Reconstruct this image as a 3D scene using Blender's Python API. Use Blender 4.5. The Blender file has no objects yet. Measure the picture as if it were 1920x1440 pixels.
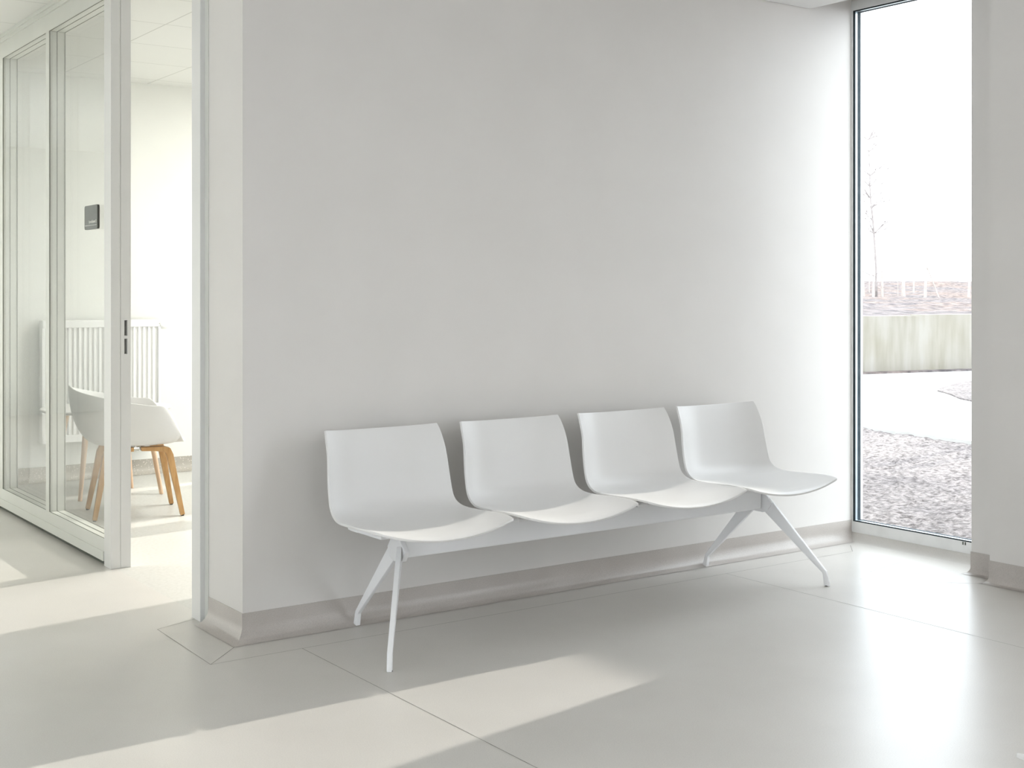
import bpy, bmesh, math, random
from mathutils import Vector, Matrix
random.seed(7)
S = bpy.context.scene
C = S.collection
R = math.radians

# ------------------------------------------------------------------ camera
cam_d = bpy.data.cameras.new('camera'); cam = bpy.data.objects.new('camera', cam_d); C.objects.link(cam)
cam.location = (-1.871, -4.311, 1.25)
cam.rotation_euler = (R(90), 0, R(54.692 - 90))
cam_d.sensor_fit = 'HORIZONTAL'; cam_d.sensor_width = 36.0
cam_d.lens = 36.0 * 2408 / 1920
cam_d.shift_y = -172 / 1920
cam_d.clip_start = 0.05; cam_d.clip_end = 400
S.camera = cam

# ------------------------------------------------------------------ light
S.view_settings.view_transform = 'Standard'
try: S.view_settings.look = 'None'
except Exception: pass
S.view_settings.gamma = 1.0
S.view_settings.use_curve_mapping = False
S.view_settings.exposure = 1.0

w = bpy.data.worlds.new('overcast_sky'); S.world = w; w.use_nodes = True
bg = w.node_tree.nodes['Background']
bg.inputs[0].default_value = (0.88, 0.94, 1.0, 1); bg.inputs[1].default_value = 2.9

SUN = Vector((-1, -0.163, -0.355)).normalized()
sd = bpy.data.lights.new('sun', 'SUN'); sd.energy = 2.3; sd.angle = R(0.5); sd.color = (1.0, 0.95, 0.88)
so = bpy.data.objects.new('sun', sd); C.objects.link(so)
so.rotation_euler = SUN.to_track_quat('-Z', 'Y').to_euler()

# ------------------------------------------------------------------ materials
def newmat(name, col, rough=0.5, spec=0.5, metal=0.0, coat=0.0):
    m = bpy.data.materials.new(name); m.use_nodes = True
    b = m.node_tree.nodes['Principled BSDF']
    b.inputs['Base Color'].default_value = (*col, 1); b.inputs['Roughness'].default_value = rough
    b.inputs['Specular IOR Level'].default_value = spec; b.inputs['Metallic'].default_value = metal
    b.inputs['Coat Weight'].default_value = coat
    return m
def N(m, t, **kw):
    n = m.node_tree.nodes.new(t)
    for k, v in kw.items(): setattr(n, k, v)
    return n
def L(m, a, b): m.node_tree.links.new(a, b)
def noise_col(m, c1, c2, scale, detail=4, lo=0.35, hi=0.65, stretch=None, coord='Object'):
    tc = N(m, 'ShaderNodeTexCoord'); mp = N(m, 'ShaderNodeMapping')
    if stretch: mp.inputs['Scale'].default_value = stretch
    nz = N(m, 'ShaderNodeTexNoise'); nz.inputs['Scale'].default_value = scale; nz.inputs['Detail'].default_value = detail
    cr = N(m, 'ShaderNodeValToRGB'); cr.color_ramp.elements[0].position = lo; cr.color_ramp.elements[1].position = hi
    cr.color_ramp.elements[0].color = (*c1, 1); cr.color_ramp.elements[1].color = (*c2, 1)
    L(m, tc.outputs[coord], mp.inputs[0]); L(m, mp.outputs[0], nz.inputs['Vector']); L(m, nz.outputs['Fac'], cr.inputs[0])
    return cr.outputs[0], mp.outputs[0]
def bump(m, vec, scale, strength, dist=0.01, detail=4):
    nz = N(m, 'ShaderNodeTexNoise'); nz.inputs['Scale'].default_value = scale; nz.inputs['Detail'].default_value = detail
    if vec is not None: L(m, vec, nz.inputs['Vector'])
    bp = N(m, 'ShaderNodeBump'); bp.inputs['Strength'].default_value = strength; bp.inputs['Distance'].default_value = dist
    L(m, nz.outputs['Fac'], bp.inputs['Height'])
    L(m, bp.outputs[0], m.node_tree.nodes['Principled BSDF'].inputs['Normal'])
def mixcol(m, fac, a, b, mode='MIX'):
    mx = N(m, 'ShaderNodeMix', data_type='RGBA', blend_type=mode)
    if isinstance(fac, float): mx.inputs[0].default_value = fac
    else: L(m, fac, mx.inputs[0])
    for i, v in ((6, a), (7, b)):
        if isinstance(v, tuple): mx.inputs[i].default_value = (*v, 1)
        else: L(m, v, mx.inputs[i])
    return mx.outputs[2]
def setbase(m, sock): L(m, sock, m.node_tree.nodes['Principled BSDF'].inputs['Base Color'])

M = {}
m = M['wall'] = newmat('wall_paint', (0.80, 0.795, 0.785), 0.55, 0.3)
c, v = noise_col(m, (0.695, 0.67, 0.64), (0.715, 0.69, 0.66), 3.0); setbase(m, c); bump(m, v, 180, 0.06, 0.002)
m = M['wall_warm'] = newmat('wall_paint_warm', (0.82, 0.82, 0.78), 0.6, 0.3)
c, v = noise_col(m, (0.81, 0.81, 0.775), (0.83, 0.83, 0.79), 3.0); setbase(m, c); bump(m, v, 180, 0.05, 0.002)
m = M['frame'] = newmat('frame_paint', (0.80, 0.81, 0.765), 0.35, 0.45)
c, v = noise_col(m, (0.655, 0.66, 0.615), (0.67, 0.675, 0.63), 6.0); setbase(m, c); bump(m, v, 400, 0.04, 0.001)
m = M['post'] = newmat('post_paint', (0.80, 0.80, 0.785), 0.35, 0.45)
c, v = noise_col(m, (0.70, 0.695, 0.675), (0.71, 0.705, 0.685), 6.0); setbase(m, c); bump(m, v, 400, 0.04, 0.001)
m = M['alu'] = newmat('window_frame_paint', (0.78, 0.78, 0.76), 0.4, 0.45)
c, v = noise_col(m, (0.73, 0.73, 0.71), (0.80, 0.80, 0.785), 9.0, 6, 0.3, 0.55); setbase(m, c)
m = M['gasket'] = newmat('black_rubber', (0.012, 0.018, 0.02), 0.8, 0.15); c, v = noise_col(m, (0.01, 0.015, 0.017), (0.016, 0.022, 0.025), 20); setbase(m, c)
m = M['gasket_grey'] = newmat('grey_rubber', (0.10, 0.11, 0.09), 0.6, 0.3); c, v = noise_col(m, (0.09, 0.10, 0.08), (0.11, 0.12, 0.10), 20); setbase(m, c)
m = M['spacer'] = newmat('spacer_metal', (0.62, 0.70, 0.74), 0.3, 0.5, 0.6); c, v = noise_col(m, (0.6, 0.68, 0.72), (0.66, 0.74, 0.78), 20); setbase(m, c)
m = M['spacer_dark'] = newmat('outer_seal', (0.07, 0.10, 0.12), 0.7, 0.25); c, v = noise_col(m, (0.02, 0.035, 0.045), (0.04, 0.055, 0.065), 20); setbase(m, c)
# vinyl floor
m = M['floor'] = newmat('vinyl_floor', (0.52, 0.505, 0.475), 0.33, 0.5)
c, v = noise_col(m, (0.595, 0.57, 0.53), (0.645, 0.62, 0.58), 2.2, 8, 0.3, 0.7)
c2, v2 = noise_col(m, (0.93, 0.93, 0.93), (1.0, 1.0, 1.0), 260, 2, 0.35, 0.6)
setbase(m, mixcol(m, 1.0, c, c2, 'MULTIPLY'))
nz = N(m, 'ShaderNodeTexNoise'); nz.inputs['Scale'].default_value = 1.6; nz.inputs['Detail'].default_value = 6; L(m, v, nz.inputs['Vector'])
mr = N(m, 'ShaderNodeMapRange'); mr.inputs[3].default_value = 0.27; mr.inputs[4].default_value = 0.38
L(m, nz.outputs['Fac'], mr.inputs[0]); L(m, mr.outputs[0], m.node_tree.nodes['Principled BSDF'].inputs['Roughness'])
bump(m, v, 420, 0.09, 0.001, 3)
m = M['seam'] = newmat('floor_weld', (0.22, 0.21, 0.19), 0.6, 0.3); c, v = noise_col(m, (0.19, 0.18, 0.16), (0.30, 0.29, 0.26), 14); setbase(m, c)
m = M['cove'] = newmat('vinyl_skirting', (0.40, 0.37, 0.345), 0.34, 0.5)
c, v = noise_col(m, (0.48, 0.44, 0.405), (0.53, 0.49, 0.455), 4, 6)
c2, v2 = noise_col(m, (0.88, 0.88, 0.88), (1.0, 1.0, 1.0), 300, 2, 0.35, 0.6)
setbase(m, mixcol(m, 1.0, c, c2, 'MULTIPLY')); bump(m, v, 400, 0.1, 0.001)
m = M['cove_room'] = newmat('speckled_skirting', (0.45, 0.43, 0.39), 0.45, 0.4)
tc = N(m, 'ShaderNodeTexCoord'); vo = N(m, 'ShaderNodeTexVoronoi'); vo.inputs['Scale'].default_value = 70
cr = N(m, 'ShaderNodeValToRGB'); cr.color_ramp.elements[0].position = 0.12; cr.color_ramp.elements[1].position = 0.3
cr.color_ramp.elements[0].color = (0.75, 0.72, 0.66, 1); cr.color_ramp.elements[1].color = (0.43, 0.40, 0.35, 1)
L(m, tc.outputs['Object'], vo.inputs['Vector']); L(m, vo.outputs['Distance'], cr.inputs[0]); setbase(m, cr.outputs[0])
m = M['floor_room'] = newmat('speckled_floor', (0.6, 0.59, 0.55), 0.4, 0.45)
c, v = noise_col(m, (0.56, 0.55, 0.51), (0.63, 0.62, 0.585), 60, 6, 0.3, 0.6); setbase(m, c)
# suspended ceiling tiles
m = M['tiles'] = newmat('ceiling_tiles', (0.8, 0.8, 0.77), 0.8, 0.1)
tc = N(m, 'ShaderNodeTexCoord'); br = N(m, 'ShaderNodeTexBrick', offset=0.0, squash=1.0)
br.inputs['Color1'].default_value = (0.80, 0.80, 0.77, 1); br.inputs['Color2'].default_value = (0.79, 0.79, 0.76, 1)
br.inputs['Mortar'].default_value = (0.60, 0.60, 0.57, 1); br.inputs['Scale'].default_value = 1.0
br.inputs['Mortar Size'].default_value = 0.004; br.inputs['Brick Width'].default_value = 0.6; br.inputs['Row Height'].default_value = 0.6
L(m, tc.outputs['Object'], br.inputs['Vector']); setbase(m, br.outputs['Color'])
m = M['ceil'] = newmat('ceiling_paint', (0.8, 0.8, 0.79), 0.8, 0.2); c, v = noise_col(m, (0.79, 0.79, 0.78), (0.81, 0.81, 0.80), 3); setbase(m, c)
# furniture
m = M['shell'] = newmat('seat_plastic', (0.83, 0.83, 0.825), 0.38, 0.45); c, v = noise_col(m, (0.735, 0.725, 0.71), (0.745, 0.735, 0.72), 5); setbase(m, c); bump(m, v, 500, 0.04, 0.001)
m = M['metal'] = newmat('white_powdercoat', (0.78, 0.78, 0.785), 0.36, 0.45); c, v = noise_col(m, (0.84, 0.84, 0.845), (0.855, 0.855, 0.86), 5); setbase(m, c); bump(m, v, 600, 0.05, 0.001)
m = M['dark'] = newmat('dark_plastic', (0.03, 0.03, 0.03), 0.5, 0.4); c, v = noise_col(m, (0.025, 0.025, 0.025), (0.035, 0.035, 0.035), 9); setbase(m, c)
m = M['wood'] = newmat('oak_veneer', (0.62, 0.36, 0.16), 0.45, 0.4)
c, v = noise_col(m, (0.50, 0.27, 0.10), (0.66, 0.40, 0.18), 9, 8, 0.3, 0.7, (7, 7, 0.6)); setbase(m, c)
m = M['wood_pale'] = newmat('pale_wood', (0.68, 0.48, 0.32), 0.45, 0.4)
c, v = noise_col(m, (0.60, 0.40, 0.25), (0.72, 0.52, 0.36), 9, 8, 0.3, 0.7, (7, 7, 0.6)); setbase(m, c)
m = M['radiator'] = newmat('radiator_enamel', (0.85, 0.85, 0.84), 0.3, 0.5); c, v = noise_col(m, (0.845, 0.845, 0.835), (0.855, 0.855, 0.845), 5); setbase(m, c)
m = M['chrome'] = newmat('chrome', (0.55, 0.54, 0.50), 0.2, 0.5, 1.0); c, v = noise_col(m, (0.5, 0.49, 0.46), (0.6, 0.59, 0.55), 20); setbase(m, c)
m = M['sign'] = newmat('sign_anthracite', (0.055, 0.055, 0.048), 0.35, 0.5); c, v = noise_col(m, (0.05, 0.05, 0.044), (0.06, 0.06, 0.052), 30); setbase(m, c)
m = M['ink'] = newmat('sign_lettering', (0.75, 0.75, 0.70), 0.5, 0.4); c, v = noise_col(m, (0.72, 0.72, 0.67), (0.78, 0.78, 0.73), 30); setbase(m, c)
m = M['pocket'] = newmat('latch_pocket', (0.16, 0.16, 0.155), 0.4, 0.5, 0.3); c, v = noise_col(m, (0.12, 0.12, 0.115), (0.24, 0.24, 0.23), 12); setbase(m, c)

def glassmat(name, tint, ior=1.5):
    m = bpy.data.materials.new(name); m.use_nodes = True
    nt = m.node_tree; nt.nodes.remove(nt.nodes['Principled BSDF'])
    out = nt.nodes['Material Output']
    tr = N(m, 'ShaderNodeBsdfTransparent'); tr.inputs[0].default_value = (*tint, 1)
    gl = N(m, 'ShaderNodeBsdfGlossy'); gl.inputs['Roughness'].default_value = 0.0
    lw = N(m, 'ShaderNodeLayerWeight'); lw.inputs[0].default_value = 0.5
    p5 = N(m, 'ShaderNodeMath', operation='POWER'); p5.inputs[1].default_value = 5.0; L(m, lw.outputs['Facing'], p5.inputs[0])
    fr = N(m, 'ShaderNodeMapRange'); fr.inputs[3].default_value = ior; fr.inputs[4].default_value = 0.42; L(m, p5.outputs[0], fr.inputs[0])
    mx = N(m, 'ShaderNodeMixShader')
    L(m, fr.outputs[0], mx.inputs[0]); L(m, tr.outputs[0], mx.inputs[1]); L(m, gl.outputs[0], mx.inputs[2]); L(m, mx.outputs[0], out.inputs[0])
    return m
M['glass'] = glassmat('clear_glass', (0.992, 0.995, 0.99), 0.02)
M['glass_win'] = glassmat('window_glass', (0.98, 0.99, 0.99), 0.02)

# outside
m = M['gravel'] = newmat('bark_gravel', (0.3, 0.27, 0.25), 0.9, 0.15)
c, v = noise_col(m, (0.125, 0.112, 0.11), (0.33, 0.305, 0.295), 26, 10, 0.36, 0.62)
c2, v2 = noise_col(m, (0.72, 0.70, 0.71), (1.0, 0.97, 0.95), 1.3, 5, 0.3, 0.7)
setbase(m, mixcol(m, 1.0, c, c2, 'MULTIPLY')); bump(m, v, 40, 0.9, 0.04, 8)
m = M['soil'] = newmat('clod_soil', (0.3, 0.26, 0.24), 0.95, 0.1)
c, v = noise_col(m, (0.09, 0.08, 0.08), (0.235, 0.205, 0.19), 5, 10, 0.36, 0.62)
c2, v2 = noise_col(m, (0.78, 0.78, 0.82), (1.0, 0.88, 0.82), 0.35, 3, 0.42, 0.6)
setbase(m, mixcol(m, 1.0, c, c2, 'MULTIPLY')); bump(m, v, 9, 0.8, 0.12, 8)
m = M['path'] = newmat('pale_concrete', (0.62, 0.61, 0.58), 0.8, 0.2); c, v = noise_col(m, (0.45, 0.445, 0.43), (0.48, 0.475, 0.46), 3, 6); setbase(m, c)
m = M['retain'] = newmat('stained_concrete', (0.45, 0.43, 0.36), 0.85, 0.2)
c, v = noise_col(m, (0.225, 0.208, 0.172), (0.285, 0.268, 0.238), 2.2, 7, 0.36, 0.66, (3.0, 3.0, 0.35))
c2, v2 = noise_col(m, (0.93, 0.92, 0.88), (1.0, 1.0, 1.0), 1.6, 4, 0.4, 0.6); setbase(m, mixcol(m, 1.0, c, c2, 'MULTIPLY'))
m = M['bark'] = newmat('bark', (0.23, 0.20, 0.19), 0.9, 0.2); c, v = noise_col(m, (0.24, 0.215, 0.205), (0.32, 0.29, 0.28), 8); setbase(m, c)
m = M['stake'] = newmat('stake_wood', (0.5, 0.42, 0.33), 0.9, 0.2); c, v = noise_col(m, (0.36, 0.32, 0.29), (0.44, 0.40, 0.365), 4); setbase(m, c)
m = M['canopy'] = newmat('shade_canopy_concrete', (0.4, 0.4, 0.4), 0.9, 0.2); c, v = noise_col(m, (0.36, 0.36, 0.36), (0.42, 0.42, 0.42), 2); setbase(m, c)

# ------------------------------------------------------------------ mesh helpers
def new_bm(): return bmesh.new()
def box(bm, x0, x1, y0, y1, z0, z1, mi=0, bev=0.0):
    r = bmesh.ops.create_cube(bm, size=1.0)
    vs = r['verts']
    for v in vs:
        v.co = Vector(((x0 + x1) / 2 + v.co.x * (x1 - x0), (y0 + y1) / 2 + v.co.y * (y1 - y0), (z0 + z1) / 2 + v.co.z * (z1 - z0)))
    fs = {f for v in vs for f in v.link_faces}
    for f in fs: f.material_index = mi
    if bev > 0:
        es = list({e for v in vs for e in v.link_edges})
        bmesh.ops.bevel(bm, geom=es, offset=bev, segments=2, affect='EDGES', profile=0.6)
    return bm
def poly_prism(bm, pts, z0, z1, mi=0):
    a = [bm.verts.new((p[0], p[1], z0)) for p in pts]; b = [bm.verts.new((p[0], p[1], z1)) for p in pts]
    n = len(pts)
    fs = [bm.faces.new(b), bm.faces.new(a[::-1])] + [bm.faces.new((a[i], a[(i + 1) % n], b[(i + 1) % n], b[i])) for i in range(n)]
    for f in fs: f.material_index = mi
def link(name, bm, mats, parent=None, smooth=False, loc=None, rot=None, auto=None):
    bmesh.ops.recalc_face_normals(bm, faces=bm.faces)
    me = bpy.data.meshes.new(name); bm.to_mesh(me); bm.free()
    for mm in (mats if isinstance(mats, (list, tuple)) else [mats]): me.materials.append(mm)
    if smooth:
        for p in me.polygons: p.use_smooth = True
        if auto is not None: me.set_sharp_from_angle(angle=R(auto))
    o = bpy.data.objects.new(name, me); C.objects.link(o)
    if parent: o.parent = parent
    if loc: o.location = loc
    if rot: o.rotation_euler = rot
    return o
def empty(name, loc=(0, 0, 0), rz=0.0):
    o = bpy.data.objects.new(name, None); C.objects.link(o); o.location = loc; o.rotation_euler = (0, 0, rz); o.empty_display_size = 0.1
    return o
def tag(o, label, cat, group=None):
    o['label'] = label; o['category'] = cat
    if group: o['group'] = group
    return o
def struct(o, label=None):
    o['kind'] = 'structure'
    if label: o['label'] = label
    return o
def tube(bm, pts, rad, seg=10, mi=0, caps=True):
    pts = [Vector(p) for p in pts]; n = len(pts)
    rads = rad if isinstance(rad, (list, tuple)) else [rad] * n
    rings = []; up = None
    for i, p in enumerate(pts):
        d = (pts[min(i + 1, n - 1)] - pts[max(i - 1, 0)]).normalized()
        if up is None: up = Vector((0, 0, 1)) if abs(d.z) < 0.9 else Vector((1, 0, 0))
        s = d.cross(up).normalized(); up = s.cross(d).normalized()
        rings.append([bm.verts.new(p + (s * math.cos(2 * math.pi * k / seg) + up * math.sin(2 * math.pi * k / seg)) * rads[i]) for k in range(seg)])
    for a, b in zip(rings, rings[1:]):
        for k in range(seg):
            f = bm.faces.new((a[k], a[(k + 1) % seg], b[(k + 1) % seg], b[k])); f.material_index = mi
    if caps:
        bm.faces.new(rings[0][::-1]).material_index = mi; bm.faces.new(rings[-1]).material_index = mi
def ribbon(bm, pts, wv, thick, widths, mi=0):
    """flat bar along pts; wv = width direction (unit), thick = list, widths = list"""
    pts = [Vector(p) for p in pts]; n = len(pts); rings = []
    for i, p in enumerate(pts):
        d = (pts[min(i + 1, n - 1)] - pts[max(i - 1, 0)]).normalized()
        W = wv if isinstance(wv, Vector) else wv[i]
        T = d.cross(W).normalized()
        a = W * widths[i] / 2; b = T * thick[i] / 2
        rings.append([bm.verts.new(p + q) for q in (a + b, -a + b, -a - b, a - b)])
    for a, b in zip(rings, rings[1:]):
        for k in range(4): bm.faces.new((a[k], a[(k + 1) % 4], b[(k + 1) % 4], b[k])).material_index = mi
    bm.faces.new(rings[0][::-1]); bm.faces.new(rings[-1])
def bevel_all(bm, off, seg=2, ang=30):
    es = [e for e in bm.edges if len(e.link_faces) == 2 and e.calc_face_angle(0) > R(ang)]
    bmesh.ops.bevel(bm, geom=es, offset=off, segments=seg, affect='EDGES', profile=0.6)
def sweep(bm, path, profile, mi=0, side=1):
    """profile (offset, z) swept along a 2D path with mitred corners; offset to the left (side=1) or right (-1)"""
    P = [Vector(p) for p in path]; n = len(P); nr = []
    for i in range(n - 1):
        d = (P[i + 1] - P[i]).normalized(); nr.append(Vector((-d.y, d.x)) * side)
    rows = []
    for i in range(n):
        if i == 0: m_ = nr[0]
        elif i == n - 1: m_ = nr[-1]
        else:
            m_ = nr[i - 1] + nr[i]; m_ = m_ / (1 + nr[i - 1].dot(nr[i]))
        rows.append([bm.verts.new((P[i].x + m_.x * o, P[i].y + m_.y * o, z)) for o, z in profile])
    for a, b in zip(rows, rows[1:]):
        for k in range(len(profile) - 1): bm.faces.new((a[k], b[k], b[k + 1], a[k + 1])).material_index = mi
def cove_profile(h=0.10, r=0.055, t=0.003):
    pr = [(0.0, h), (t, h)]
    for k in range(9):
        a = math.pi / 2 * k / 8
        pr.append((t + r - r * math.cos(a), 0.0012 + r - r * math.sin(a)))
    return pr
WX, WY = 3.285, -0.84      # window plane, right reveal edge

# ------------------------------------------------------------------ floors
bm = new_bm()
poly_prism(bm, [(-6.2, -8.3), (3.285, -8.3), (3.285, 0.02), (0.02, 0.02), (0.02, 1.46), (0.02, 9.2), (-6.2, 9.2)], -0.12, 0.0, 0)
def seam(a, b, wd=0.0025):
    a = Vector(a); b = Vector(b); d = (b - a).normalized(); n = Vector((-d.y, d.x)) * wd / 2
    vs = [bm.verts.new((*(q), 0.0004)) for q in (a + n, a - n, b - n, b + n)]
    bm.faces.new(vs).material_index = 1
for a, b in [((-0.205, -0.208), (3.05, -0.205)), ((-0.192, 0.335), (-0.205, -0.208)), ((-0.192, 0.335), (-0.02, 0.40)),
             ((-0.205, -0.208), (-0.04, -0.04)), ((0.133, -0.208), (0.133, -8)), ((2.203, -0.2), (2.203, -8)), ((3.05, -0.205), (3.16, -0.10)),
             ((2.75, -0.55), (3.03, -0.50)), ((2.75, -0.55), (2.92, -0.72)), ((2.60, -0.62), (2.99, -1.02))]:
    seam(a, b, 0.0022)
struct(link('floor', bm, [M['floor'], M['seam']]))
bm = new_bm(); poly_prism(bm, [(0.02, 0.0), (3.6, 0.0), (3.6, 4.5), (0.02, 4.5)], -0.12, -0.0005)
struct(link('floor', bm, M['floor_room']), 'speckled floor of the consulting room')

# ------------------------------------------------------------------ walls
bm = new_bm(); box(bm, 0.0, 3.285, 0.0, 0.312, -0.05, 3.1); 
bmesh.ops.recalc_face_normals(bm, faces=bm.faces)
struct(link('wall_center', bm, M['wall']))
bm = new_bm(); box(bm, 3.285, 3.345, 0.0, 0.312, -0.12, 3.1); box(bm, 3.287, 3.345, -0.84, 0.0, 2.72, 3.1)
struct(link('wall_facade', bm, M['wall']))
# right wall with two steps, unseen opening added to light the bench wall
bm = new_bm(); box(bm, 3.085, 3.345, -1.0, -0.84, -0.12, 3.1); box(bm, 2.985, 3.345, -2.7, -1.0, -0.12, 3.1)
box(bm, 2.985, 3.345, -8.3, -4.5, -0.12, 3.1); box(bm, 2.985, 3.345, -4.5, -2.7, 2.65, 3.1)
struct(link('wall_right', bm, M['wall']))
bm = new_bm(); box(bm, -6.2, -1.4, -8.6, -8.3, -0.12, 3.1); box(bm, -0.8, 3.345, -8.6, -8.3, -0.12, 3.1); box(bm, -1.4, -0.8, -8.6, -8.3, 2.65, 3.1)  # unseen opening behind the camera, added to let in fill light
struct(link('wall_back', bm, M['wall']))
bm = new_bm(); box(bm, -6.5, -6.2, -8.6, -5.4, -0.12, 3.1); box(bm, -6.5, -6.2, -5.4, -1.6, 2.65, 3.1); box(bm, -6.5, -6.2, -1.6, 0.3, -0.12, 3.1); box(bm, -6.2, -2.6, 0.0, 0.3, -0.12, 3.1)  # unseen opening on the left, added to let daylight in
box(bm, -2.9, -2.6, 0.3, 9.2, -0.12, 3.1)
struct(link('wall_left', bm, M['wall_warm']))
bm = new_bm(); box(bm, -2.9, 0.3, 9.2, 9.5, -0.12, 3.1)
struct(link('wall_corridor_end', bm, M['wall_warm']))
# consulting room walls
bm = new_bm(); box(bm, 0.1, 3.9, 4.38, 4.6, -0.12, 3.1); struct(link('wall_radiator', bm, M['wall_warm']))
bm = new_bm()
XR = 3.3
box(bm, XR, XR + 0.3, 0.312, 1.25, -0.12, 3.1);  box(bm, XR, XR + 0.3, 1.25, 4.38, 2.6, 3.1); box(bm, XR, XR + 0.3, 1.25, 4.38, -0.12, 0.0)
struct(link('wall_room_facade', bm, M['wall_warm']))
M['sheer'] = bpy.data.materials.new('added_white_sheer'); M['sheer'].use_nodes = True
_m = M['sheer']; _nt = _m.node_tree; _nt.nodes.remove(_nt.nodes['Principled BSDF'])
_tl = N(_m, 'ShaderNodeBsdfTranslucent'); _tl.inputs[0].default_value = (0.85, 0.85, 0.80, 1); _df = N(_m, 'ShaderNodeBsdfDiffuse'); _df.inputs[0].default_value = (0.85, 0.85, 0.82, 1)
_mx = N(_m, 'ShaderNodeMixShader'); _mx.inputs[0].default_value = 0.35; L(_m, _tl.outputs[0], _mx.inputs[1]); L(_m, _df.outputs[0], _mx.inputs[2]); L(_m, _mx.outputs[0], _nt.nodes['Material Output'].inputs[0])
for i_, (a_, b_) in enumerate(((2.62, 2.88), (3.02, 4.02), (4.14, 4.38))):  # added translucent panels, unseen, leaving sun stripes and brightening the room
    bm = new_bm(); box(bm, XR - 0.012, XR - 0.008, a_, b_, 0.0, 2.6)
    tag(link('added_light_blind', bm, M['sheer']), ('narrow white sheer panel added to shape the sunlight, first from the bench wall', 'wide white sheer panel added to shape the sunlight in the consulting room window', 'white sheer panel added to shape the sunlight beside the radiator wall')[i_], 'blind', 'added light-shaping blinds of the consulting room')
def added_fill_lamp(x, y, z, sx, sy, e, lb):  # unseen glowing panels, added to brighten the rooms
    root = empty('added_fill_light', (x, y, z)); tag(root, lb, 'added fill light')
    bm = new_bm(); box(bm, -sx / 2 - .02, sx / 2 + .02, -sy / 2 - .02, sy / 2 + .02, -0.012, 0.0); link('frame', bm, M['alu'], root)
    em = bpy.data.materials.new('fill_diffuser'); em.use_nodes = True; b_ = em.node_tree.nodes['Principled BSDF']
    b_.inputs['Emission Color'].default_value = (1.0, 0.985, 0.92, 1); b_.inputs['Emission Strength'].default_value = e
    bm = new_bm(); box(bm, -sx / 2, sx / 2, -sy / 2, sy / 2, -0.018, -0.012); link('diffuser', bm, em, root)
added_fill_lamp(2.2, 2.6, 2.688, 0.6, 1.2, 13.0, 'added flat square fill light of the consulting room, hidden by the bench wall')
added_fill_lamp(0.6, -5.2, 2.642, 1.2, 0.6, 4.0, 'added flat fill light of the waiting area, behind the camera')
added_fill_lamp(-1.6, 3.2, 2.718, 0.6, 1.2, 1.3, 'added flat fill light of the corridor, beyond the left edge')
# baseboards
bm = new_bm(); sweep(bm, [(0, 0.312), (0, 0), (WX, 0)], cove_profile(), side=-1)
struct(link('baseboard_center', bm, M['cove'], smooth=True, auto=40))
bm = new_bm(); sweep(bm, [(WX, WY), (3.085, WY), (3.085, -1.0), (2.985, -1.0), (2.985, -2.7)], cove_profile(r=0.03), side=-1)
struct(link('baseboard_right', bm, M['cove'], smooth=True, auto=40))
bm = new_bm(); sweep(bm, [(WX, -0.002), (WX, WY + 0.002)], [(0.0, 0.040), (0.004, 0.040), (0.008, 0.028), (0.018, 0.013), (0.034, 0.004), (0.05, 0.0006)], side=-1)
struct(link('trim_1', bm, M['floor'], smooth=True), 'floor covering turned up under the tall window')
bm = new_bm(); sweep(bm, [(0.1, 4.38), (XR, 4.38)], [(0.0, 0.10), (0.004, 0.10)] + [(0.004 + 0.06 - 0.06 * math.cos(a), 0.001 + 0.06 - 0.06 * math.sin(a)) for a in [math.pi / 2 * k / 6 for k in range(7)]], side=-1)
struct(link('baseboard_room', bm, M['cove_room'], smooth=True, auto=40))

# ------------------------------------------------------------------ ceilings
bm = new_bm(); box(bm, -6.2, 2.977, -8.3, -0.004, 2.644, 2.70); struct(link('ceiling', bm, M['ceil']), 'smooth white ceiling over the waiting area')
bm = new_bm(); box(bm, 2.977, 3.29, -8.3, 0.0, 2.98, 3.1); box(bm, -6.2, 2.977, -8.3, -0.004, 2.98, 3.1); struct(link('ceiling', bm, M['ceil']), 'ceiling of the recess above the tall window')
bm = new_bm(); box(bm, -2.6, 0.0, 0.0, 9.2, 2.72, 3.1); box(bm, -2.6, 0.0, -0.004, 0.0, 2.7, 3.1); struct(link('ceiling', bm, M['tiles']), 'tiled corridor ceiling above the glazed partition')
bm = new_bm(); box(bm, 0.0, XR, 0.312, 4.38, 2.69, 3.1); struct(link('ceiling', bm, M['tiles']), 'tiled ceiling of the consulting room')

# ------------------------------------------------------------------ tall window (window_1)
win = struct(empty('window_1', (WX, -0.42, 0.04)), 'tall narrow window beside the bench wall')
def wpart(name, bm, mat): 
    bmesh.ops.translate(bm, verts=bm.verts, vec=(-WX, 0.42, -0.04)); return link(name, bm, mat, win)
bm = new_bm()
box(bm, WX, WX + 0.075, WY, -0.0, 0.04, 0.094); box(bm, WX, WX + 0.075, -0.012, -0.0, 0.094, 2.672)
box(bm, WX, WX + 0.075, WY, WY + 0.012, 0.094, 2.672); box(bm, WX, WX + 0.075, WY, -0.0, 2.672, 2.72)
wpart('window_frame', bm, M['alu'])
def ring(x0, x1, t):
    bm = new_bm(); y0, y1, z0, z1 = WY + 0.012, -0.012, 0.094, 2.672
    box(bm, x0, x1, y0, y1, z0, z0 + t); box(bm, x0, x1, y0, y1, z1 - t, z1)
    box(bm, x0, x1, y0, y0 + t, z0 + t, z1 - t); box(bm, x0, x1, y1 - t, y1, z0 + t, z1 - t); return bm
wpart('gasket', ring(WX + 0.001, WX + 0.014, 0.004), M['gasket'])
wpart('glass_spacer', ring(WX + 0.014, WX + 0.030, 0.004), M['spacer'])
wpart('outer_seal', ring(WX + 0.030, WX + 0.052, 0.005), M['spacer_dark'])
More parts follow.
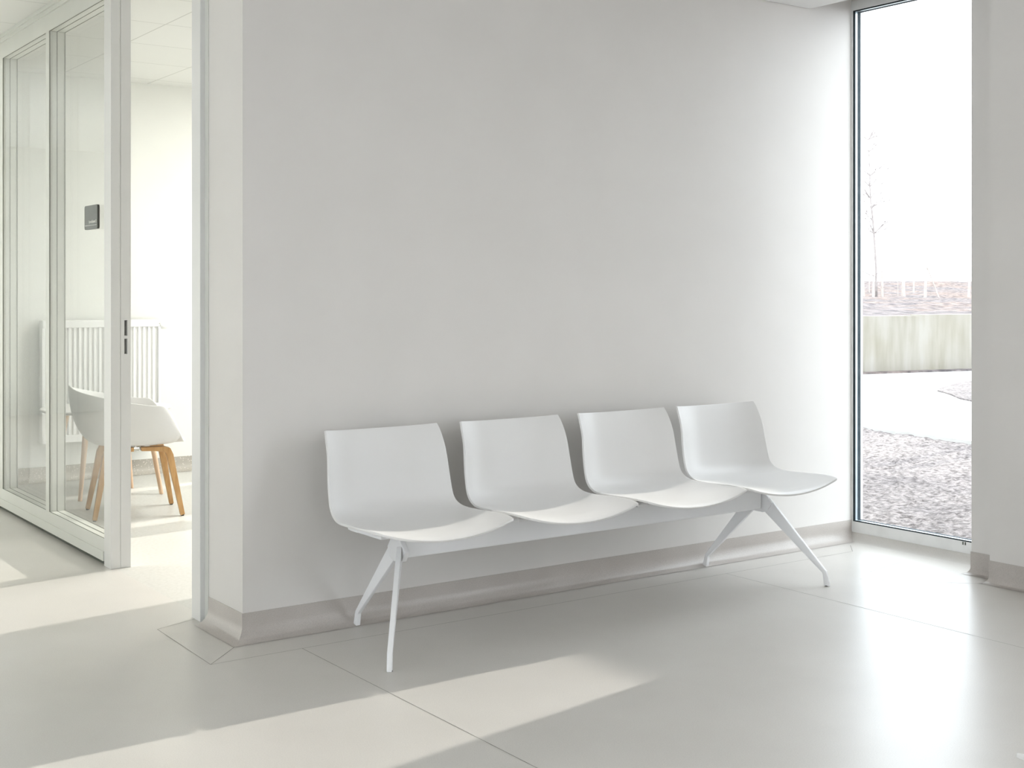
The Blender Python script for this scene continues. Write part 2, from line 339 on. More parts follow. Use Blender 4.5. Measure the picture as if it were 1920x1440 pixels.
bm = new_bm(); box(bm, WX + 0.020, WX + 0.028, WY + 0.017, -0.017, 0.099, 2.667); wpart('glass_pane', bm, M['glass_win'])
# two tiny drain caps on the bottom rail
for yy in (-0.655, -0.668):
    bm = new_bm(); box(bm, WX - 0.002, WX + 0.001, yy - 0.003, yy + 0.003, 0.078, 0.092); wpart('drain_cap', bm, M['gasket_grey'])

# ------------------------------------------------------------------ glazed partition (window_2) and door frame (door_1)
par = struct(empty('window_2', (0, 1.56, 0)), 'white framed glazed partition of the consulting room')
YL = [1.555, 2.443, 2.502, 3.380, 3.440, 4.32, 4.38, 5.25, 5.31]
def ppart(name, bm, mat): 
    bmesh.ops.translate(bm, verts=bm.verts, vec=(0, -1.56, 0)); return link(name, bm, mat, par)
Z0, Z1 = 0.123, 2.592; YE = 9.2
bm = new_bm(); box(bm, 0.0, 0.085, 1.555, YE, 0.022, Z0, bev=0.0015); box(bm, -0.006, 0.0, 1.555, YE, 0.022, 0.066, bev=0.0012); ppart('bottom_rail', bm, M['frame'])
bm = new_bm(); box(bm, 0.012, 0.08, 1.555, YE, 0.0, 0.022); ppart('gap_shade_strip', bm, M['gasket_grey'])  # dark strip; shade of the gap under the rail put into its colour
bm = new_bm(); box(bm, 0.0, 0.085, 1.555, YE, Z1, 2.68); ppart('head_rail', bm, M['frame'])
bm = new_bm(); box(bm, -0.010, 0.085, 0.43, YE, 2.68, 2.70); box(bm, -0.022, 0.085, 0.43, YE, 2.70, 2.72); ppart('cornice', bm, M['frame'])
bm = new_bm(); box(bm, 0.0, 0.1, 0.312, YE, 2.72, 3.1); struct(link('wall_partition_head', bm, M['wall_warm']))
ys = [(1.555, 2.443), (2.502, 3.380), (3.440, 4.32), (4.38, 5.25), (5.31, 6.19), (6.25, 7.13), (7.19, 8.07), (8.13, 9.2)]
for i, (a, b) in enumerate(ys):
    if i < len(ys) - 1:
        bm = new_bm(); box(bm, 0.0, 0.085, b, ys[i + 1][0], Z0, Z1, bev=0.0012); ppart('mullion', bm, M['frame'])
    for gx in (0.0025, 0.0395, 0.0795):       # dark joints where the two panes sit
        bm = new_bm(); t = 0.0015; gw = 0.0022 if gx < 0.05 else 0.0015
        box(bm, gx, gx + gw, a, b, Z0, Z0 + t); box(bm, gx, gx + gw, a, b, Z1 - t, Z1)
        box(bm, gx, gx + gw, a, a + t, Z0, Z1); box(bm, gx, gx + gw, b - t, b, Z0, Z1); ppart('glazing_seal', bm, M['gasket_grey'])
    for gx in (0.006, 0.075):
        bm = new_bm(); box(bm, gx, gx + 0.004, a + 0.001, b - 0.001, Z0 + 0.001, Z1 - 0.001); ppart('glass_pane', bm, M['glass'])

door = struct(empty('door_1', (0.045, 0.95, 0)), 'white door frame of the open consulting room')
def dpart(name, bm, mat): 
    bmesh.ops.translate(bm, verts=bm.verts, vec=(-0.045, -0.95, 0)); return link(name, bm, mat, door)
bm = new_bm()
box(bm, 0.0, 0.0425, 1.46, 1.556, 0.0, 2.65, bev=0.0012)
box(bm, 0.0455, 0.092, 1.462, 1.556, 0.0, 0.962, bev=0.0008); box(bm, 0.0455, 0.092, 1.462, 1.556, 1.131, 2.65, bev=0.0008)
box(bm, 0.0455, 0.062, 1.462, 1.556, 0.962, 1.131); box(bm, 0.076, 0.092, 1.462, 1.556, 0.962, 1.131)
for z0, z1 in ((0.962, 0.970), (1.039, 1.053), (1.123, 1.131)): box(bm, 0.062, 0.076, 1.462, 1.556, z0, z1)
box(bm, 0.0425, 0.0455, 1.464, 1.556, 0.0, 2.65)
dpart('door_post', bm, M['post'])
bm = new_bm()
for z0, z1 in ((0.970, 1.039), (1.053, 1.123)):
    box(bm, 0.062, 0.076, 1.478, 1.50, z0, z1)
dpart('latch_pocket', bm, M['pocket'])
bm = new_bm(); box(bm, -0.022, 0.092, 0.345, 0.43, 0.0, 2.65, bev=0.0015); dpart('door_jamb', bm, M['post'])
bm = new_bm(); box(bm, -0.004, 0.092, 0.312, 0.345, 0.0, 2.65); dpart('jamb_filler', bm, M['frame'])
bm = new_bm(); box(bm, 0.0, 0.092, 0.345, 1.556, 2.65, 2.68); dpart('door_head', bm, M['post'])

# ------------------------------------------------------------------ door sign
sg = empty('door_sign', (0.0, 1.716, 1.600)); tag(sg, 'small dark grey room sign with white lettering stuck on the glass partition', 'sign')
sg.rotation_euler = (R(90), 0, R(-90))   # local x -> -y world, local y -> z, local z -> -x
def rrect(w_, h_, r_, n=6):
    pts = []
    for cx_, cy_, a0 in ((w_ / 2 - r_, h_ / 2 - r_, 0), (-w_ / 2 + r_, h_ / 2 - r_, 90), (-w_ / 2 + r_, -h_ / 2 + r_, 180), (w_ / 2 - r_, -h_ / 2 + r_, 270)):
        for k in range(n + 1): a = R(a0 + 90 * k / n); pts.append((cx_ + r_ * math.cos(a), cy_ + r_ * math.sin(a)))
    return pts
bm = new_bm(); poly_prism(bm, rrect(0.192, 0.112, 0.012), 0.0, 0.011); bevel_all(bm, 0.0015, 2, 50); link('sign_plate', bm, M['sign'], sg)
bm = new_bm(); box(bm, -0.085, 0.085, -0.0385, -0.0365, 0.011, 0.0116); link('rule_line', bm, M['ink'], sg)
cu = bpy.data.curves.new('t', 'FONT'); cu.body = 'Spreekkamer 2'; cu.size = 0.0185; cu.align_x = 'RIGHT'; cu.extrude = 0.0004; cu.offset = 0.0004
to = bpy.data.objects.new('t', cu); C.objects.link(to)
dg = bpy.context.evaluated_depsgraph_get(); me = bpy.data.meshes.new_from_object(to.evaluated_get(dg)); bpy.data.objects.remove(to)
me.materials.clear(); me.materials.append(M['ink'])
tx = bpy.data.objects.new('lettering', me); C.objects.link(tx); tx.parent = sg; tx.location = (0.084, -0.0265, 0.0114)

# ------------------------------------------------------------------ beam bench
EDGE = [(-.150, .753, .235), (-.170, .721, .241), (-.195, .661, .246), (-.210, .580, .252), (-.225, .514, .255), (-.240, .481, .257), (-.270, .460, .262), (-.320, .451, .270), (-.430, .453, .276), (-.505, .456, .279), (-.560, .456, .276), (-.600, .454, .268), (-.616, .452, .262)]
CENT = [(-.105, .7445), (-.116, .712), (-.130, .652), (-.143, .575), (-.157, .508), (-.174, .466), (-.208, .438), (-.265, .425), (-.400, .422), (-.500, .426), (-.565, .427), (-.610, .420), (-.630, .409)]
def cr(pts, t):
    n = len(pts); i = min(int(t), n - 2); f = t - i
    p = [Vector(pts[max(0, min(n - 1, j))]) for j in (i - 1, i, i + 1, i + 2)]
    return 0.5 * ((2 * p[1]) + (-p[0] + p[2]) * f + (2 * p[0] - 5 * p[1] + 4 * p[2] - p[3]) * f * f + (-p[0] + 3 * p[1] - 3 * p[2] + p[3]) * f ** 3)
def seat_mesh():
    bm = new_bm(); NS, NU = 60, 36; g = []
    for i in range(NS + 1):
        t = i / NS * (len(EDGE) - 1); e = cr([(a, b, c_) for a, b, c_ in EDGE], t); c_ = cr([(a, b, 0) for a, b in CENT], t); row = []
        for j in range(NU + 1):
            u = -1 + 2 * j / NU; s = math.copysign(abs(math.sin(u * math.pi / 2)) ** 0.9, u) if u else 0
            s = u * 0.75 + 0.25 * s
            k = abs(s) ** (3.0 if t < 5 else 2.3 + 0.7 * max(0, (7 - t) / 2))
            if t > 10.5:                        # curved front lip, wider blend
                kk = abs(s) ** 2.0; q = (t - 10.5) / 1.5; k = k * (1 - q) + kk * q
            y = c_.x + (e.x - c_.x) * k; z = c_.y + (e.y - c_.y) * k
            row.append(bm.verts.new((s * e.z, y, z)))
        g.append(row)
    for i in range(NS):
        for j in range(NU): bm.faces.new((g[i][j], g[i][j + 1], g[i + 1][j + 1], g[i + 1][j]))
    bmesh.ops.recalc_face_normals(bm, faces=bm.faces)
    # thicken backwards / downwards
    bm.normal_update()
    f0 = min(bm.faces, key=lambda f: (f.calc_center_median() - Vector((0, -.40, .43))).length)
    sgn = -1 if f0.normal.z > 0 else 1
    top = list(bm.verts); low = {}
    T = 0.009
    for v_ in top: low[v_] = bm.verts.new(v_.co + v_.normal * sgn * T)
    for f in list(bm.faces): bm.faces.new([low[v_] for v_ in reversed(f.verts)])
    be = [e for e in bm.edges if len(e.link_faces) == 1 and e.verts[0] in low and e.verts[1] in low]
    for e in be:
        a, b = e.verts; bm.faces.new((a, b, low[b], low[a]))
    bmesh.ops.recalc_face_normals(bm, faces=bm.faces)
    es = [e for e in bm.edges if len(e.link_faces) == 2 and e.calc_face_angle(0) > R(55)]
    bmesh.ops.bevel(bm, geom=es, offset=0.0028, segments=2, affect='EDGES', profile=0.6)
    return bm
def leg_bm(foot, knee, hip_lo, hip_hi, axis, th=0.018):
    """flat tapering cast leg in the vertical plane through the beam end; axis = unit horizontal direction outward"""
    bm = new_bm(); n_ = Vector((-axis.y, axis.x, 0))
    F_, K_, A_, B_ = foot, knee, hip_lo, hip_hi
    # outline (distance along axis, z)
    out = [(F_[0] - .011, 0), (F_[0] + .013, 0), (K_[0] + .010, K_[1] + .004), (B_[0], B_[1]), (B_[0] - .012, B_[1] + .035) if False else (B_[0], B_[1]), (A_[0], A_[1]), (K_[0] - .006, K_[1] - .004)]
    o2 = []
    for p in out:
        if not o2 or (Vector(p) - Vector(o2[-1])).length > 1e-5: o2.append(p)
    a = [bm.verts.new(Vector((axis.x * d, axis.y * d, z)) + n_ * th / 2) for d, z in o2]
    b = [bm.verts.new(Vector((axis.x * d, axis.y * d, z)) - n_ * th / 2) for d, z in o2]
    n = len(o2); bm.faces.new(a); bm.faces.new(b[::-1])
    for i in range(n): bm.faces.new((a[i], b[i], b[(i + 1) % n], a[(i + 1) % n]))
    bmesh.ops.recalc_face_normals(bm, faces=bm.faces)
    bevel_all(bm, 0.0035, 2, 25)
    return bm
SEATX = (0.490, 1.070, 1.648, 2.195)
def make_bench():
    root = empty('beam_bench', (1.335, -0.33, 0))
    off = Vector((-1.335, 0.33, 0))
    def bl(name, bm, mat, par_=root, **k):
        bmesh.ops.translate(bm, verts=bm.verts, vec=off); return link(name, bm, mat, par_, **k)
    # beam: tall rounded box
    bm = new_bm(); box(bm, 0.448, 2.262, -0.362, -0.300, 0.303, 0.390, bev=0.006); bl('beam', bm, M['metal'])
    # two end hubs with two legs each
    for cx_, sx in ((0.405, -1), (2.285, 1)):
        pass
    for end, (hx, ff, rf) in (('L', (0.405, (0.247, -0.622), (0.440, -0.040))), ('R', (2.292, (2.383, -0.625), (2.236, -0.040)))):
        hx = {'L': 0.457, 'R': 2.274}[end]
        for nm, ft in (('front', ff), ('rear', rf)):
            hub = Vector((hx, -0.335, 0))
            d = Vector((ft[0] - hub.x, ft[1] - hub.y, 0)); ln = d.length; ax = d.normalized()
            kz = 0.058 if nm == 'front' else 0.052
            bm = leg_bm((ln, 0), (ln - 0.012, kz), (0.030, 0.290), (0.052, 0.352), ax)
            bmesh.ops.translate(bm, verts=bm.verts, vec=hub)
            lg = bl('leg', bm, M['metal'], smooth=True, auto=30)
            bm = new_bm(); tube(bm, [(ft[0], ft[1], 0.0), (ft[0], ft[1], 0.003)], 0.010, 14); bl('foot_pad', bm, M['dark'], lg)
        # hub: block under the seats that carries beam and legs
        bm = new_bm(); d = Vector((ff[0] - rf[0], ff[1] - rf[1], 0)).normalized() if end == 'R' else Vector((0.0, -1.0, 0)); n_ = Vector((-d.y, d.x, 0)); c0 = Vector((hx if end == 'R' else hx - 0.012, -0.335, 0))
        outl = [(-0.058, 0.335), (-0.040, 0.300), (-0.020, 0.291), (0.024, 0.287), (0.046, 0.296), (0.068, 0.332), (0.034, 0.368), (0.030, 0.398), (-0.030, 0.398), (-0.034, 0.368)]
        a = [bm.verts.new(c0 + d * s + Vector((0, 0, z)) + n_ * 0.010) for s, z in outl]; b = [bm.verts.new(c0 + d * s + Vector((0, 0, z)) - n_ * 0.010) for s, z in outl]
        bm.faces.new(a); bm.faces.new(b[::-1])
        for i in range(len(a)): bm.faces.new((a[i], b[i], b[(i + 1) % len(a)], a[(i + 1) % len(a)]))
        bmesh.ops.recalc_face_normals(bm, faces=bm.faces); bevel_all(bm, 0.003, 2, 25)
        bl('end_bracket', bm, M['metal'], smooth=True, auto=30)
    sm = seat_mesh(); first = None
    for i, x in enumerate(SEATX):
        if first is None:
            s = link('seat_shell', sm, M['shell'], root, smooth=True, auto=45); first = s
        else:
            s = first.copy(); C.objects.link(s); s.parent = root
        s.location = (x - 1.335, 0.33, 0)
        # carrier under the shell: wide saddle plate plus clamp lips on the beam
        bm = new_bm()
        box(bm, x - 0.185, x + 0.185, -0.46, -0.22, 0.400, 0.4145, bev=0.005)
        box(bm, x - 0.10, x + 0.10, -0.362, -0.30, 0.3895, 0.402)
        for sx in (-1, 1):
            ribbon(bm, [(x + sx * 0.13, -0.42, 0.409), (x + sx * 0.20, -0.40, 0.418), (x + sx * 0.245, -0.38, 0.428)], Vector((0, 1, 0)), [0.008] * 3, [0.10, 0.09, 0.05])
        o = bl('seat_carrier', bm, M['metal'])
        for sx in (-1, 1):
            xx = x + sx * 0.16
            if 0.47 < xx - 0.03 and xx + 0.03 < 2.26:
                bm = new_bm(); box(bm, xx - 0.03, xx + 0.03, -0.372, -0.31, 0.3895, 0.3945, bev=0.002); bl('clamp', bm, M['metal'], o)
    return root
def copy_tree(o, parent=None):
    c_ = o.copy(); C.objects.link(c_); c_.parent = parent
    for ch in list(o.children): copy_tree(ch, c_)
    return c_
bench = make_bench()
tag(bench, 'white four-seat waiting bench with plastic shell seats on a steel beam against the wall', 'bench')
b2 = copy_tree(bench); b2.rotation_euler = (0, 0, R(180)); b2.location = (0.390 + 0.862, -3.000 - 0.285, 0)
tag(b2, 'second white bench facing the first, only a rounded seat corner in the lower right corner', 'bench')

# ------------------------------------------------------------------ radiator
ra = empty('radiator', (0.85, 4.376, 0.26)); tag(ra, 'white ribbed panel radiator on the wall of the consulting room', 'radiator')
bm = new_bm(); X0, X1 = 0.468 - 0.85, 1.235 - 0.85
x = X0; pts = []
while x < X1 - 0.001:
    pts += [(x, -0.10), (x + 0.011, -0.10), (x + 0.016, -0.088), (x + 0.028, -0.088)]; x += 0.0333
pts += [(X1, -0.10)]
a = [bm.verts.new((px, py, 0.05)) for px, py in pts]; b = [bm.verts.new((px, py, 0.755)) for px, py in pts]
for i in range(len(pts) - 1): bm.faces.new((a[i], a[i + 1], b[i + 1], b[i]))
box(bm, X0, X1, -0.103, -0.085, 0.755, 0.80, bev=0.004); box(bm, X0, X1, -0.103, -0.085, 0.0, 0.05, bev=0.004); box(bm, X0, X1, -0.085, -0.05, 0.0, 0.80)
link('front_panel', bm, M['radiator'], ra)
for xx in (X0 - 0.003, X1): 
    bm = new_bm(); box(bm, xx, xx + 0.003, -0.10, -0.03, 0.0, 0.80); link('side_cover', bm, M['radiator'], ra)
bm = new_bm(); box(bm, X0, X1, -0.10, -0.03, 0.80, 0.804); link('top_grille', bm, M['radiator'], ra)
for zz_ in (0.06, 0.72):
    for q_ in (-0.28, 0.22):
        bm = new_bm(); box(bm, q_, q_ + 0.04, -0.05, 0.0, zz_, zz_ + 0.06); link('wall_bracket', bm, M['radiator'], ra)
bm = new_bm(); tube(bm, [(X1, -0.075, 0.76), (X1 + 0.025, -0.075, 0.76)], 0.012, 12); tube(bm, [(X1 + 0.022, -0.075, 0.76), (X1 + 0.03, -0.075, 0.76), (X1 + 0.065, -0.075, 0.76), (X1 + 0.078, -0.075, 0.76)], [0.018, 0.024, 0.024, 0.017], 16)
link('thermostat_knob', bm, M['radiator'], ra, smooth=True, auto=40)
for xx in (1.085, 1.14):
    bm = new_bm(); q = xx - 0.85
    tube(bm, [(q, -0.075, 0.0), (q, -0.075, -0.05), (q, -0.075, -0.07)], [0.011, 0.013, 0.013], 12)
    tube(bm, [(q - 0.004, -0.095, -0.075), (q + 0.0, -0.05, -0.075), (q + 0.0, 0.0, -0.075)], [0.016, 0.014, 0.010], 12)
    tube(bm, [(q - 0.020, -0.085, -0.075), (q + 0.022, -0.085, -0.075)], 0.013, 12)
    link('valve', bm, M['chrome'], ra, smooth=True, auto=40)

# ------------------------------------------------------------------ tub armchair
def armchair(name, loc, rz):
    root = empty(name, loc, rz)
    # shell, facing +x locally, built as a loft from seat centre to rim
    bm = new_bm(); NA, NV = 72, 14; rings = []
    for i in range(NA):
        ph = 2 * math.pi * i / NA          # 0 = front (+x), pi = back
        c_, s_ = math.cos(ph), math.sin(ph)
        def se(v_, e_): return math.copysign(abs(v_) ** e_, v_)
        bk = max(0.0, -c_)                 # backness
        fr = max(0.0, c_)
        # height of the rim: seat front low, arms rise to the back
        ang = abs(math.atan2(s_, c_)) / math.pi      # 0 front .. 1 back
        t = min(1, max(0, (ang - 0.13) / 0.28)); t = t * t * (3 - 2 * t)
        zr = 0.412 + t * 0.215 + max(0, (ang - 0.46) / 0.54) ** 0.9 * 0.105
        rx = 0.272 + 0.058 * bk * bk; ry = 0.285 + 0.012 * t
        rim = Vector((0.02 + rx * se(c_, 0.78) * (1.0 if c_ > 0 else 1.06), ry * se(s_, 0.72), zr))
        base = Vector((0.02 + 0.20 * se(c_, 0.8), 0.20 * se(s_, 0.8), 0.405))
        row = []
        for k in range(1, NV + 1):
            v_ = k / NV
            if v_ < 0.4:
                q = v_ / 0.4; p = Vector((0.02, 0, 0.40)).lerp(base, q)
            else:
                q = (v_ - 0.4) / 0.6; hgt = zr - 0.405
                horiz = math.sin(q * math.pi / 2) ** 0.75 if hgt > 0.06 else q
                p = Vector((base.x + (rim.x - base.x) * horiz, base.y + (rim.y - base.y) * horiz, 0.405 + hgt * (q ** 1.5 if hgt > 0.06 else q)))
            row.append(bm.verts.new(p))
        rings.append(row)
    cc = bm.verts.new((0.02, 0, 0.40))
    for i in range(NA):
        a, b = rings[i], rings[(i + 1) % NA]
        bm.faces.new((cc, a[0], b[0]))
        for k in range(NV - 1): bm.faces.new((a[k], a[k + 1], b[k + 1], b[k]))
    bmesh.ops.recalc_face_normals(bm, faces=bm.faces)
    sh = link('seat_shell', bm, M['shell'], root, smooth=True)
    md = sh.modifiers.new('thick', 'SOLIDIFY'); md.thickness = 0.009; md.offset = 0
    bv = sh.modifiers.new('bev', 'BEVEL'); bv.width = 0.003; bv.segments = 2; bv.limit_method = 'ANGLE'; bv.angle_limit = R(50)
    # four bent-wood legs joined pairwise under the seat
    zt = 0.375
    for sy in (-1, 1):
        for sx in (-1, 1):
            foot = Vector((0.02 + sx * 0.235, sy * 0.205, 0.006)); sh_ = Vector((0.02 + sx * 0.165, sy * 0.150, zt)); 
            mid = Vector((0.02 + sx * 0.02, sy * 0.150 * 0.85, zt))
            p = [foot, foot.lerp(sh_, 0.5), foot.lerp(sh_, 0.90), foot.lerp(sh_, 0.97) + Vector((-sx * 0.006, 0, 0)), sh_ + Vector((-sx * 0.028, 0, -0.002)), sh_.lerp(mid, 0.5) , mid]
            bm = new_bm(); dirw = Vector((0, 1, 0))
            ribbon(bm, p, dirw, [0.024, 0.030, 0.036, 0.036, 0.030, 0.024, 0.022], [0.034, 0.046, 0.056, 0.058, 0.056, 0.054, 0.050])
            bmesh.ops.recalc_face_normals(bm, faces=bm.faces); bevel_all(bm, 0.003, 2, 40)
            lg = link('leg', bm, M['wood'], root, smooth=True, auto=35)
            bm = new_bm(); tube(bm, [(foot.x, foot.y, 0.0), (foot.x, foot.y, 0.010)], 0.009, 12); link('glide', bm, M['dark'], lg)
    bm = new_bm(); box(bm, -0.10, 0.14, -0.07, 0.07, 0.385, 0.397, bev=0.004); link('mounting_plate', bm, M['dark'], root)
    return root
ac = armchair('armchair', (0.573, 2.878, 0), R(-12))
tag(ac, 'white tub armchair with oak legs seen through the doorway of the consulting room', 'chair')

# ------------------------------------------------------------------ low table
tb = empty('coffee_table', (0.672, 3.62, 0)); tag(tb, 'low round white table on pale wooden legs behind the armchair', 'table')
bm = new_bm(); prof = [(0.0, 0.525), (0.34, 0.525), (0.375, 0.522), (0.385, 0.527), (0.39, 0.535), (0.385, 0.541), (0.0, 0.541)]
NR = 64; rr = []
for r_, z_ in prof: rr.append([bm.verts.new((r_ * math.cos(2 * math.pi * k / NR), r_ * math.sin(2 * math.pi * k / NR), z_)) for k in range(NR)] if r_ > 0 else [bm.verts.new((0, 0, z_))])
for a, b in zip(rr, rr[1:]):
    for k in range(NR):
        k2 = (k + 1) % NR
        if len(a) == 1: bm.faces.new((a[0], b[k], b[k2]))
        elif len(b) == 1: bm.faces.new((a[k], a[k2], b[0]))
        else: bm.faces.new((a[k], a[k2], b[k2], b[k]))
link('table_top', bm, M['shell'], tb, smooth=True, auto=40)
for fx, fy in ((0.459, 3.448), (0.958, 3.443), (0.887, 3.785), (0.39, 3.79)):
    q = Vector((fx - 0.672, fy - 3.62, 0)); bm = new_bm()
    tube(bm, [(q.x, q.y, 0.0), (q.x * 0.72, q.y * 0.72, 0.5255)], [0.012, 0.020], 14); link('leg', bm, M['wood_pale'], tb, smooth=True, auto=40)

# ------------------------------------------------------------------ outside
bm = new_bm()   # ground with light relief
NXg, NYg = 60, 60
g = []
for i in range(NXg + 1):
    row = []
    for j in range(NYg + 1):
        x = 3.75 + 40 * (i / NXg) ** 1.6; y = -25 + 60 * j / NYg
        row.append(bm.verts.new((x, y, -0.075)))
    g.append(row)
for i in range(NXg):
    for j in range(NYg): bm.faces.new((g[i][j], g[i + 1][j], g[i + 1][j + 1], g[i][j + 1]))
struct(link('ground', bm, M['gravel']))
rng = random.Random(5); bm = new_bm(); g = []   # rough bark and gravel bed in front of the facade
NA_, NB_ = 150, 190
for i in range(NA_ + 1):
    row = []
    for j in range(NB_ + 1):
        x = 3.35 + 5.2 * (i / NA_) ** 1.15; y = -1.5 + 6.6 * j / NB_
        row.append(bm.verts.new((x + rng.uniform(-.012, .012), y + rng.uniform(-.012, .012), -0.032 + rng.uniform(-0.009, 0.009) + 0.008 * math.sin(x * 3.1 + y * 2.3))))
    g.append(row)
for i in range(NA_):
    for j in range(NB_): bm.faces.new((g[i][j], g[i + 1][j], g[i + 1][j + 1], g[i][j + 1]))
struct(link('ground', bm, M['gravel'], smooth=True), 'gravel bed between the facade and the white path')
bm = new_bm(); box(bm, 3.346, 3.80, -8, -1.4, -0.25, -0.05); struct(link('ground', bm, M['gravel']), 'gravel strip against the facade')
# curved white path (outer outline) and gravel island
near = [(30.0, -14.0), (14.0, -4.0), (9.4, -0.8), (8.1, 0.8), (7.63, 1.7), (7.56, 2.276), (7.62, 2.6), (7.69, 2.84), (7.72, 3.05), (7.675, 3.185), (7.74, 3.45), (7.88, 3.77), (8.4, 4.9), (9.3, 7.0), (10.0, 12.0)]
far = [(10.5, 12.0), (12.2, 9.2), (13.2, 8.97), (13.9, 8.83), (16.2, 8.37), (20.0, 7.6), (34.0, 4.8), (34.0, -14.0)]
bm = new_bm(); poly_prism(bm, near + far, -0.06, -0.005); struct(link('path', bm, M['path']))
isl = [(11.90, 5.83), (11.75, 5.62), (11.5, 5.33), (11.11, 4.936), (10.92, 4.62), (10.7, 4.1), (10.8, 3.2), (12.0, 1.5), (15.0, 0.5), (18.0, 2.0), (18.0, 5.0), (16.0, 6.0), (13.83, 6.655), (13.31, 6.53), (12.6, 6.2), (12.15, 6.0)]
bm = new_bm(); poly_prism(bm, isl, -0.05, 0.012); struct(link('ground', bm, M['gravel']), 'gravel island in the curved path')
# retaining wall
d = (Vector((16.212, 8.319)) - Vector((13.909, 8.778))).normalized(); n_ = Vector((-d.y, d.x)); p0 = Vector((13.909, 8.778))
A = p0 - d * 12; B = p0 + d * 25
bm = new_bm(); poly_prism(bm, [tuple(A), tuple(B), tuple(B + n_ * 0.25), tuple(A + n_ * 0.25)], -0.1, 0.88); poly_prism(bm, [tuple(p0 + d * 1.27), tuple(B), tuple(B + n_ * 0.25), tuple(p0 + d * 1.27 + n_ * 0.25)], 0.88, 0.895)
_e = M['soil']; bm2 = new_bm(); poly_prism(bm2, [tuple(A), tuple(B), tuple(B - n_ * 0.18), tuple(A - n_ * 0.18)], -0.1, 0.02)
struct(link('ground', bm2, _e), 'dark gravel line at the foot of the retaining wall')
tag(link('retaining_wall', bm, M['retain']), 'long low stained concrete retaining wall behind the white path', 'wall')
# planted bank rising behind it
bm = new_bm(); g = []; HP = [(0, .86), (2, .87), (8, .90), (16, 0.98), (24, 1.08), (30, 1.16), (36, 1.45), (42, 1.78), (47, 1.93), (52, 1.9), (70, 1.2)]
def hh(dd):
    for (a, ha), (b, hb) in zip(HP, HP[1:]):
        if dd <= b: return ha + (hb - ha) * (dd - a) / (b - a)
    return 1.2
rng = random.Random(3)
U, Vn = 110, 120
base = p0 + n_ * 0.24
for i in range(U + 1):
    row = []
    for j in range(Vn + 1):
        s = -12 + 70 * i / U; dd = 70 * (j / Vn) ** 1.35
        q = base + d * s + n_ * dd
        z = hh(dd) + (rng.uniform(-0.05, 0.05) if 0.6 < dd < 50 else 0) * min(1, dd / 8)
        row.append(bm.verts.new((q.x, q.y, z)))
    g.append(row)
for i in range(U):
    for j in range(Vn): bm.faces.new((g[i][j], g[i + 1][j], g[i + 1][j + 1], g[i][j + 1]))
struct(link('ground', bm, M['soil']), 'planted soil bank behind the retaining wall')
CAM = Vector((-1.871, -4.311)); FW = Vector((0.57799, 0.81604)); RT = Vector((0.81604, -0.57799))
def wp(u, depth): return CAM + FW * depth + RT * ((u - 960) / 2408 * depth)      # where each sapling and stake stands
def dist_bank(q): return (Vector(q) - base).dot(n_)
def gz(q): return hh(max(0, dist_bank(q)))
def zat(v, dep): return 1.25 - (v - 548) * dep / 2408
# young tree with stakes
DT = 50.0
q = wp(1642, DT); zb = gz(q)
tr = empty('young_tree', (q.x, q.y, zb)); tag(tr, 'bare slender young tree tied between stakes on the bank', 'tree')
trunk_uv = [(1643, 560), (1643, 530), (1642, 495), (1640, 460), (1638.5, 438), (1637, 415), (1634, 390), (1632, 372), (1631, 350), (1631, 330), (1630.5, 310), (1629, 285), (1628, 262)]
def loc3(u, v, dep=DT, yoff=0.0): 
    p = wp(u, dep); return Vector((p.x - q.x, p.y - q.y, zat(v, dep) - zb))
bm = new_bm(); pts = [loc3(u, v) for u, v in trunk_uv]; pts[0].z = -0.1
tube(bm, pts, [0.045 * (1 - 0.75 * i / 12) + 0.006 for i in range(13)], 7); link('trunk', bm, M['bark'], tr, smooth=True)
rng = random.Random(11)
for i in range(46):
    k = rng.randint(4, 12); s = loc3(*trunk_uv[k]); sd_ = rng.choice((-1, 1)); ln = rng.uniform(0.35, 1.15) * (0.6 if k > 10 else 1)
    dr = Vector((RT.x * sd_ * rng.uniform(.5, 1) + FW.x * rng.uniform(-.5, .5), RT.y * sd_ * rng.uniform(.5, 1) + FW.y * rng.uniform(-.5, .5), rng.uniform(.3, 1.1))).normalized()
    bm = new_bm(); m1 = s + dr * ln * .5 + Vector((0, 0, rng.uniform(-.02, .08))); e1 = s + dr * ln
    tube(bm, [s, m1, e1], [0.020, 0.016, 0.010], 5)
    for z_ in range(3):
        o_ = m1.lerp(e1, rng.random()); d2 = (dr + Vector((rng.uniform(-.7, .7), rng.uniform(-.7, .7), rng.uniform(-.2, .7)))).normalized()
        tube(bm, [o_, o_ + d2 * rng.uniform(.08, .25)], [0.013, 0.010], 4)
    link('branch', bm, M['bark'], tr)
stk = [  # top u,v ; foot u,v ; radius ; label
    (1617, 503, 1619.5, 553, .035, 'slanted pale stake at the far left of the tree group'),
    (1637.6, 518, 1637.6, 553, .035, 'pale short stake just left of the tree trunk'),
    (1654, 503, 1654, 553, .035, 'pale stake just right of the tree trunk'),
    (1630, 495, 1630, 525, .018, 'thin distant stake left of the tree'),
    (1637.5, 493, 1637.5, 527, .03, 'dark-topped distant stake close behind the tree'),
    (1683.5, 492, 1683.5, 552, .012, 'very thin rod left of the thick middle stake'),
    (1693, 500, 1694, 553, .05, 'thickest pale stake in the middle of the bank'),
    (1714, 494, 1713, 532, .03, 'slim distant stake right of the thickest stake'),
    (1737.5, 495, 1734, 547, .04, 'pale stake with a slanting brace leaning on it'),
    (1819, 496, 1816, 543, .035, 'pale stake nearest the right edge of the window')]
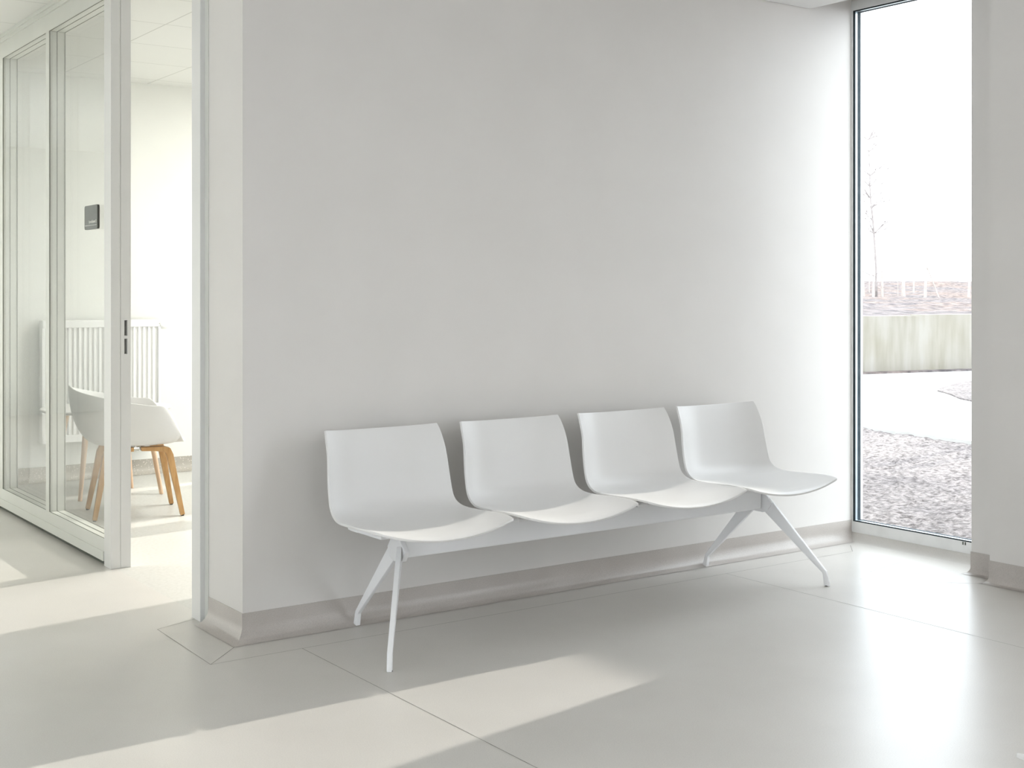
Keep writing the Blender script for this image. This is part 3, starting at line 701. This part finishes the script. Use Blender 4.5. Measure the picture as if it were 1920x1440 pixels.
for (u0, v0, u1, v1, r_, lb) in stk:
    dep = (49.4 if 1630 < u0 < 1645 else 50.0) if v1 > 540 else 60.0
    a, b = wp(u0, dep), wp(u1, dep); zb2 = gz(b)
    o = empty('tree_stake', (b.x, b.y, zb2)); o['group'] = 'stakes on the bank'
    bpy.data.objects.remove(o)
    bm = new_bm(); tube(bm, [(0, 0, -0.12), ((a.x - b.x) / 2, (a.y - b.y) / 2, (zat(v0, dep) - zb2) / 2), (a.x - b.x, a.y - b.y, zat(v0, dep) - zb2)], [r_ * 1.5, r_ * 1.3, r_ * 0.7], 8)
    o = link('tree_stake', bm, M['stake'], smooth=True, auto=40, loc=(b.x, b.y, zb2)); tag(o, lb, 'stake', 'stakes on the bank')
    if u0 == 1737.5:
        c_ = wp(1761, dep); bm = new_bm(); tube(bm, [(a.x - b.x, a.y - b.y, zat(499, dep) - zb2), (c_.x - b.x, c_.y - b.y, gz(c_) - zb2 - 0.05)], 0.025, 7); link('brace', bm, M['stake'], o, smooth=True, auto=40)
def rope(u0, v0, u1, v1, lb):
    a, b = wp(u0, DT - 0.12), wp(u1, DT - 0.12); za, zb_ = zat(v0, DT), zat(v1, DT); bm = new_bm()
    tube(bm, [(0, 0, 0), ((b.x - a.x) / 2, (b.y - a.y) / 2, (zb_ - za) / 2 - 0.04), (b.x - a.x, b.y - a.y, zb_ - za)], 0.018, 6)
    tag(link('tree_tie', bm, M['bark'], loc=(a.x, a.y, za)), lb, 'tie', 'ties holding the tree')
rope(1617, 508, 1643, 518, 'dark tie running from the left stake to the tree')
rope(1643, 512, 1654, 509, 'dark tie running from the tree to the right stake')
# added canopy, unseen, placed only to shade gravel and floor by the window
cp = empty('added_shade_canopy', (11.4, 1.3, 0)); tag(cp, 'added flat shading canopy on four posts outside, beyond the right edge of the view', 'canopy')
bm = new_bm(); box(bm, -1.75, 2.6, -2.2, 2.05, 3.0, 3.12); link('shade_canopy_roof', bm, M['canopy'], cp)
for px, py in ((-1.6, -2.1), (2.5, -2.1), (-1.6, 1.0), (2.5, 1.9)):
    bm = new_bm(); box(bm, px - 0.04, px + 0.04, py - 0.04, py + 0.04, -0.03, 3.0); link('post', bm, M['canopy'], cp)
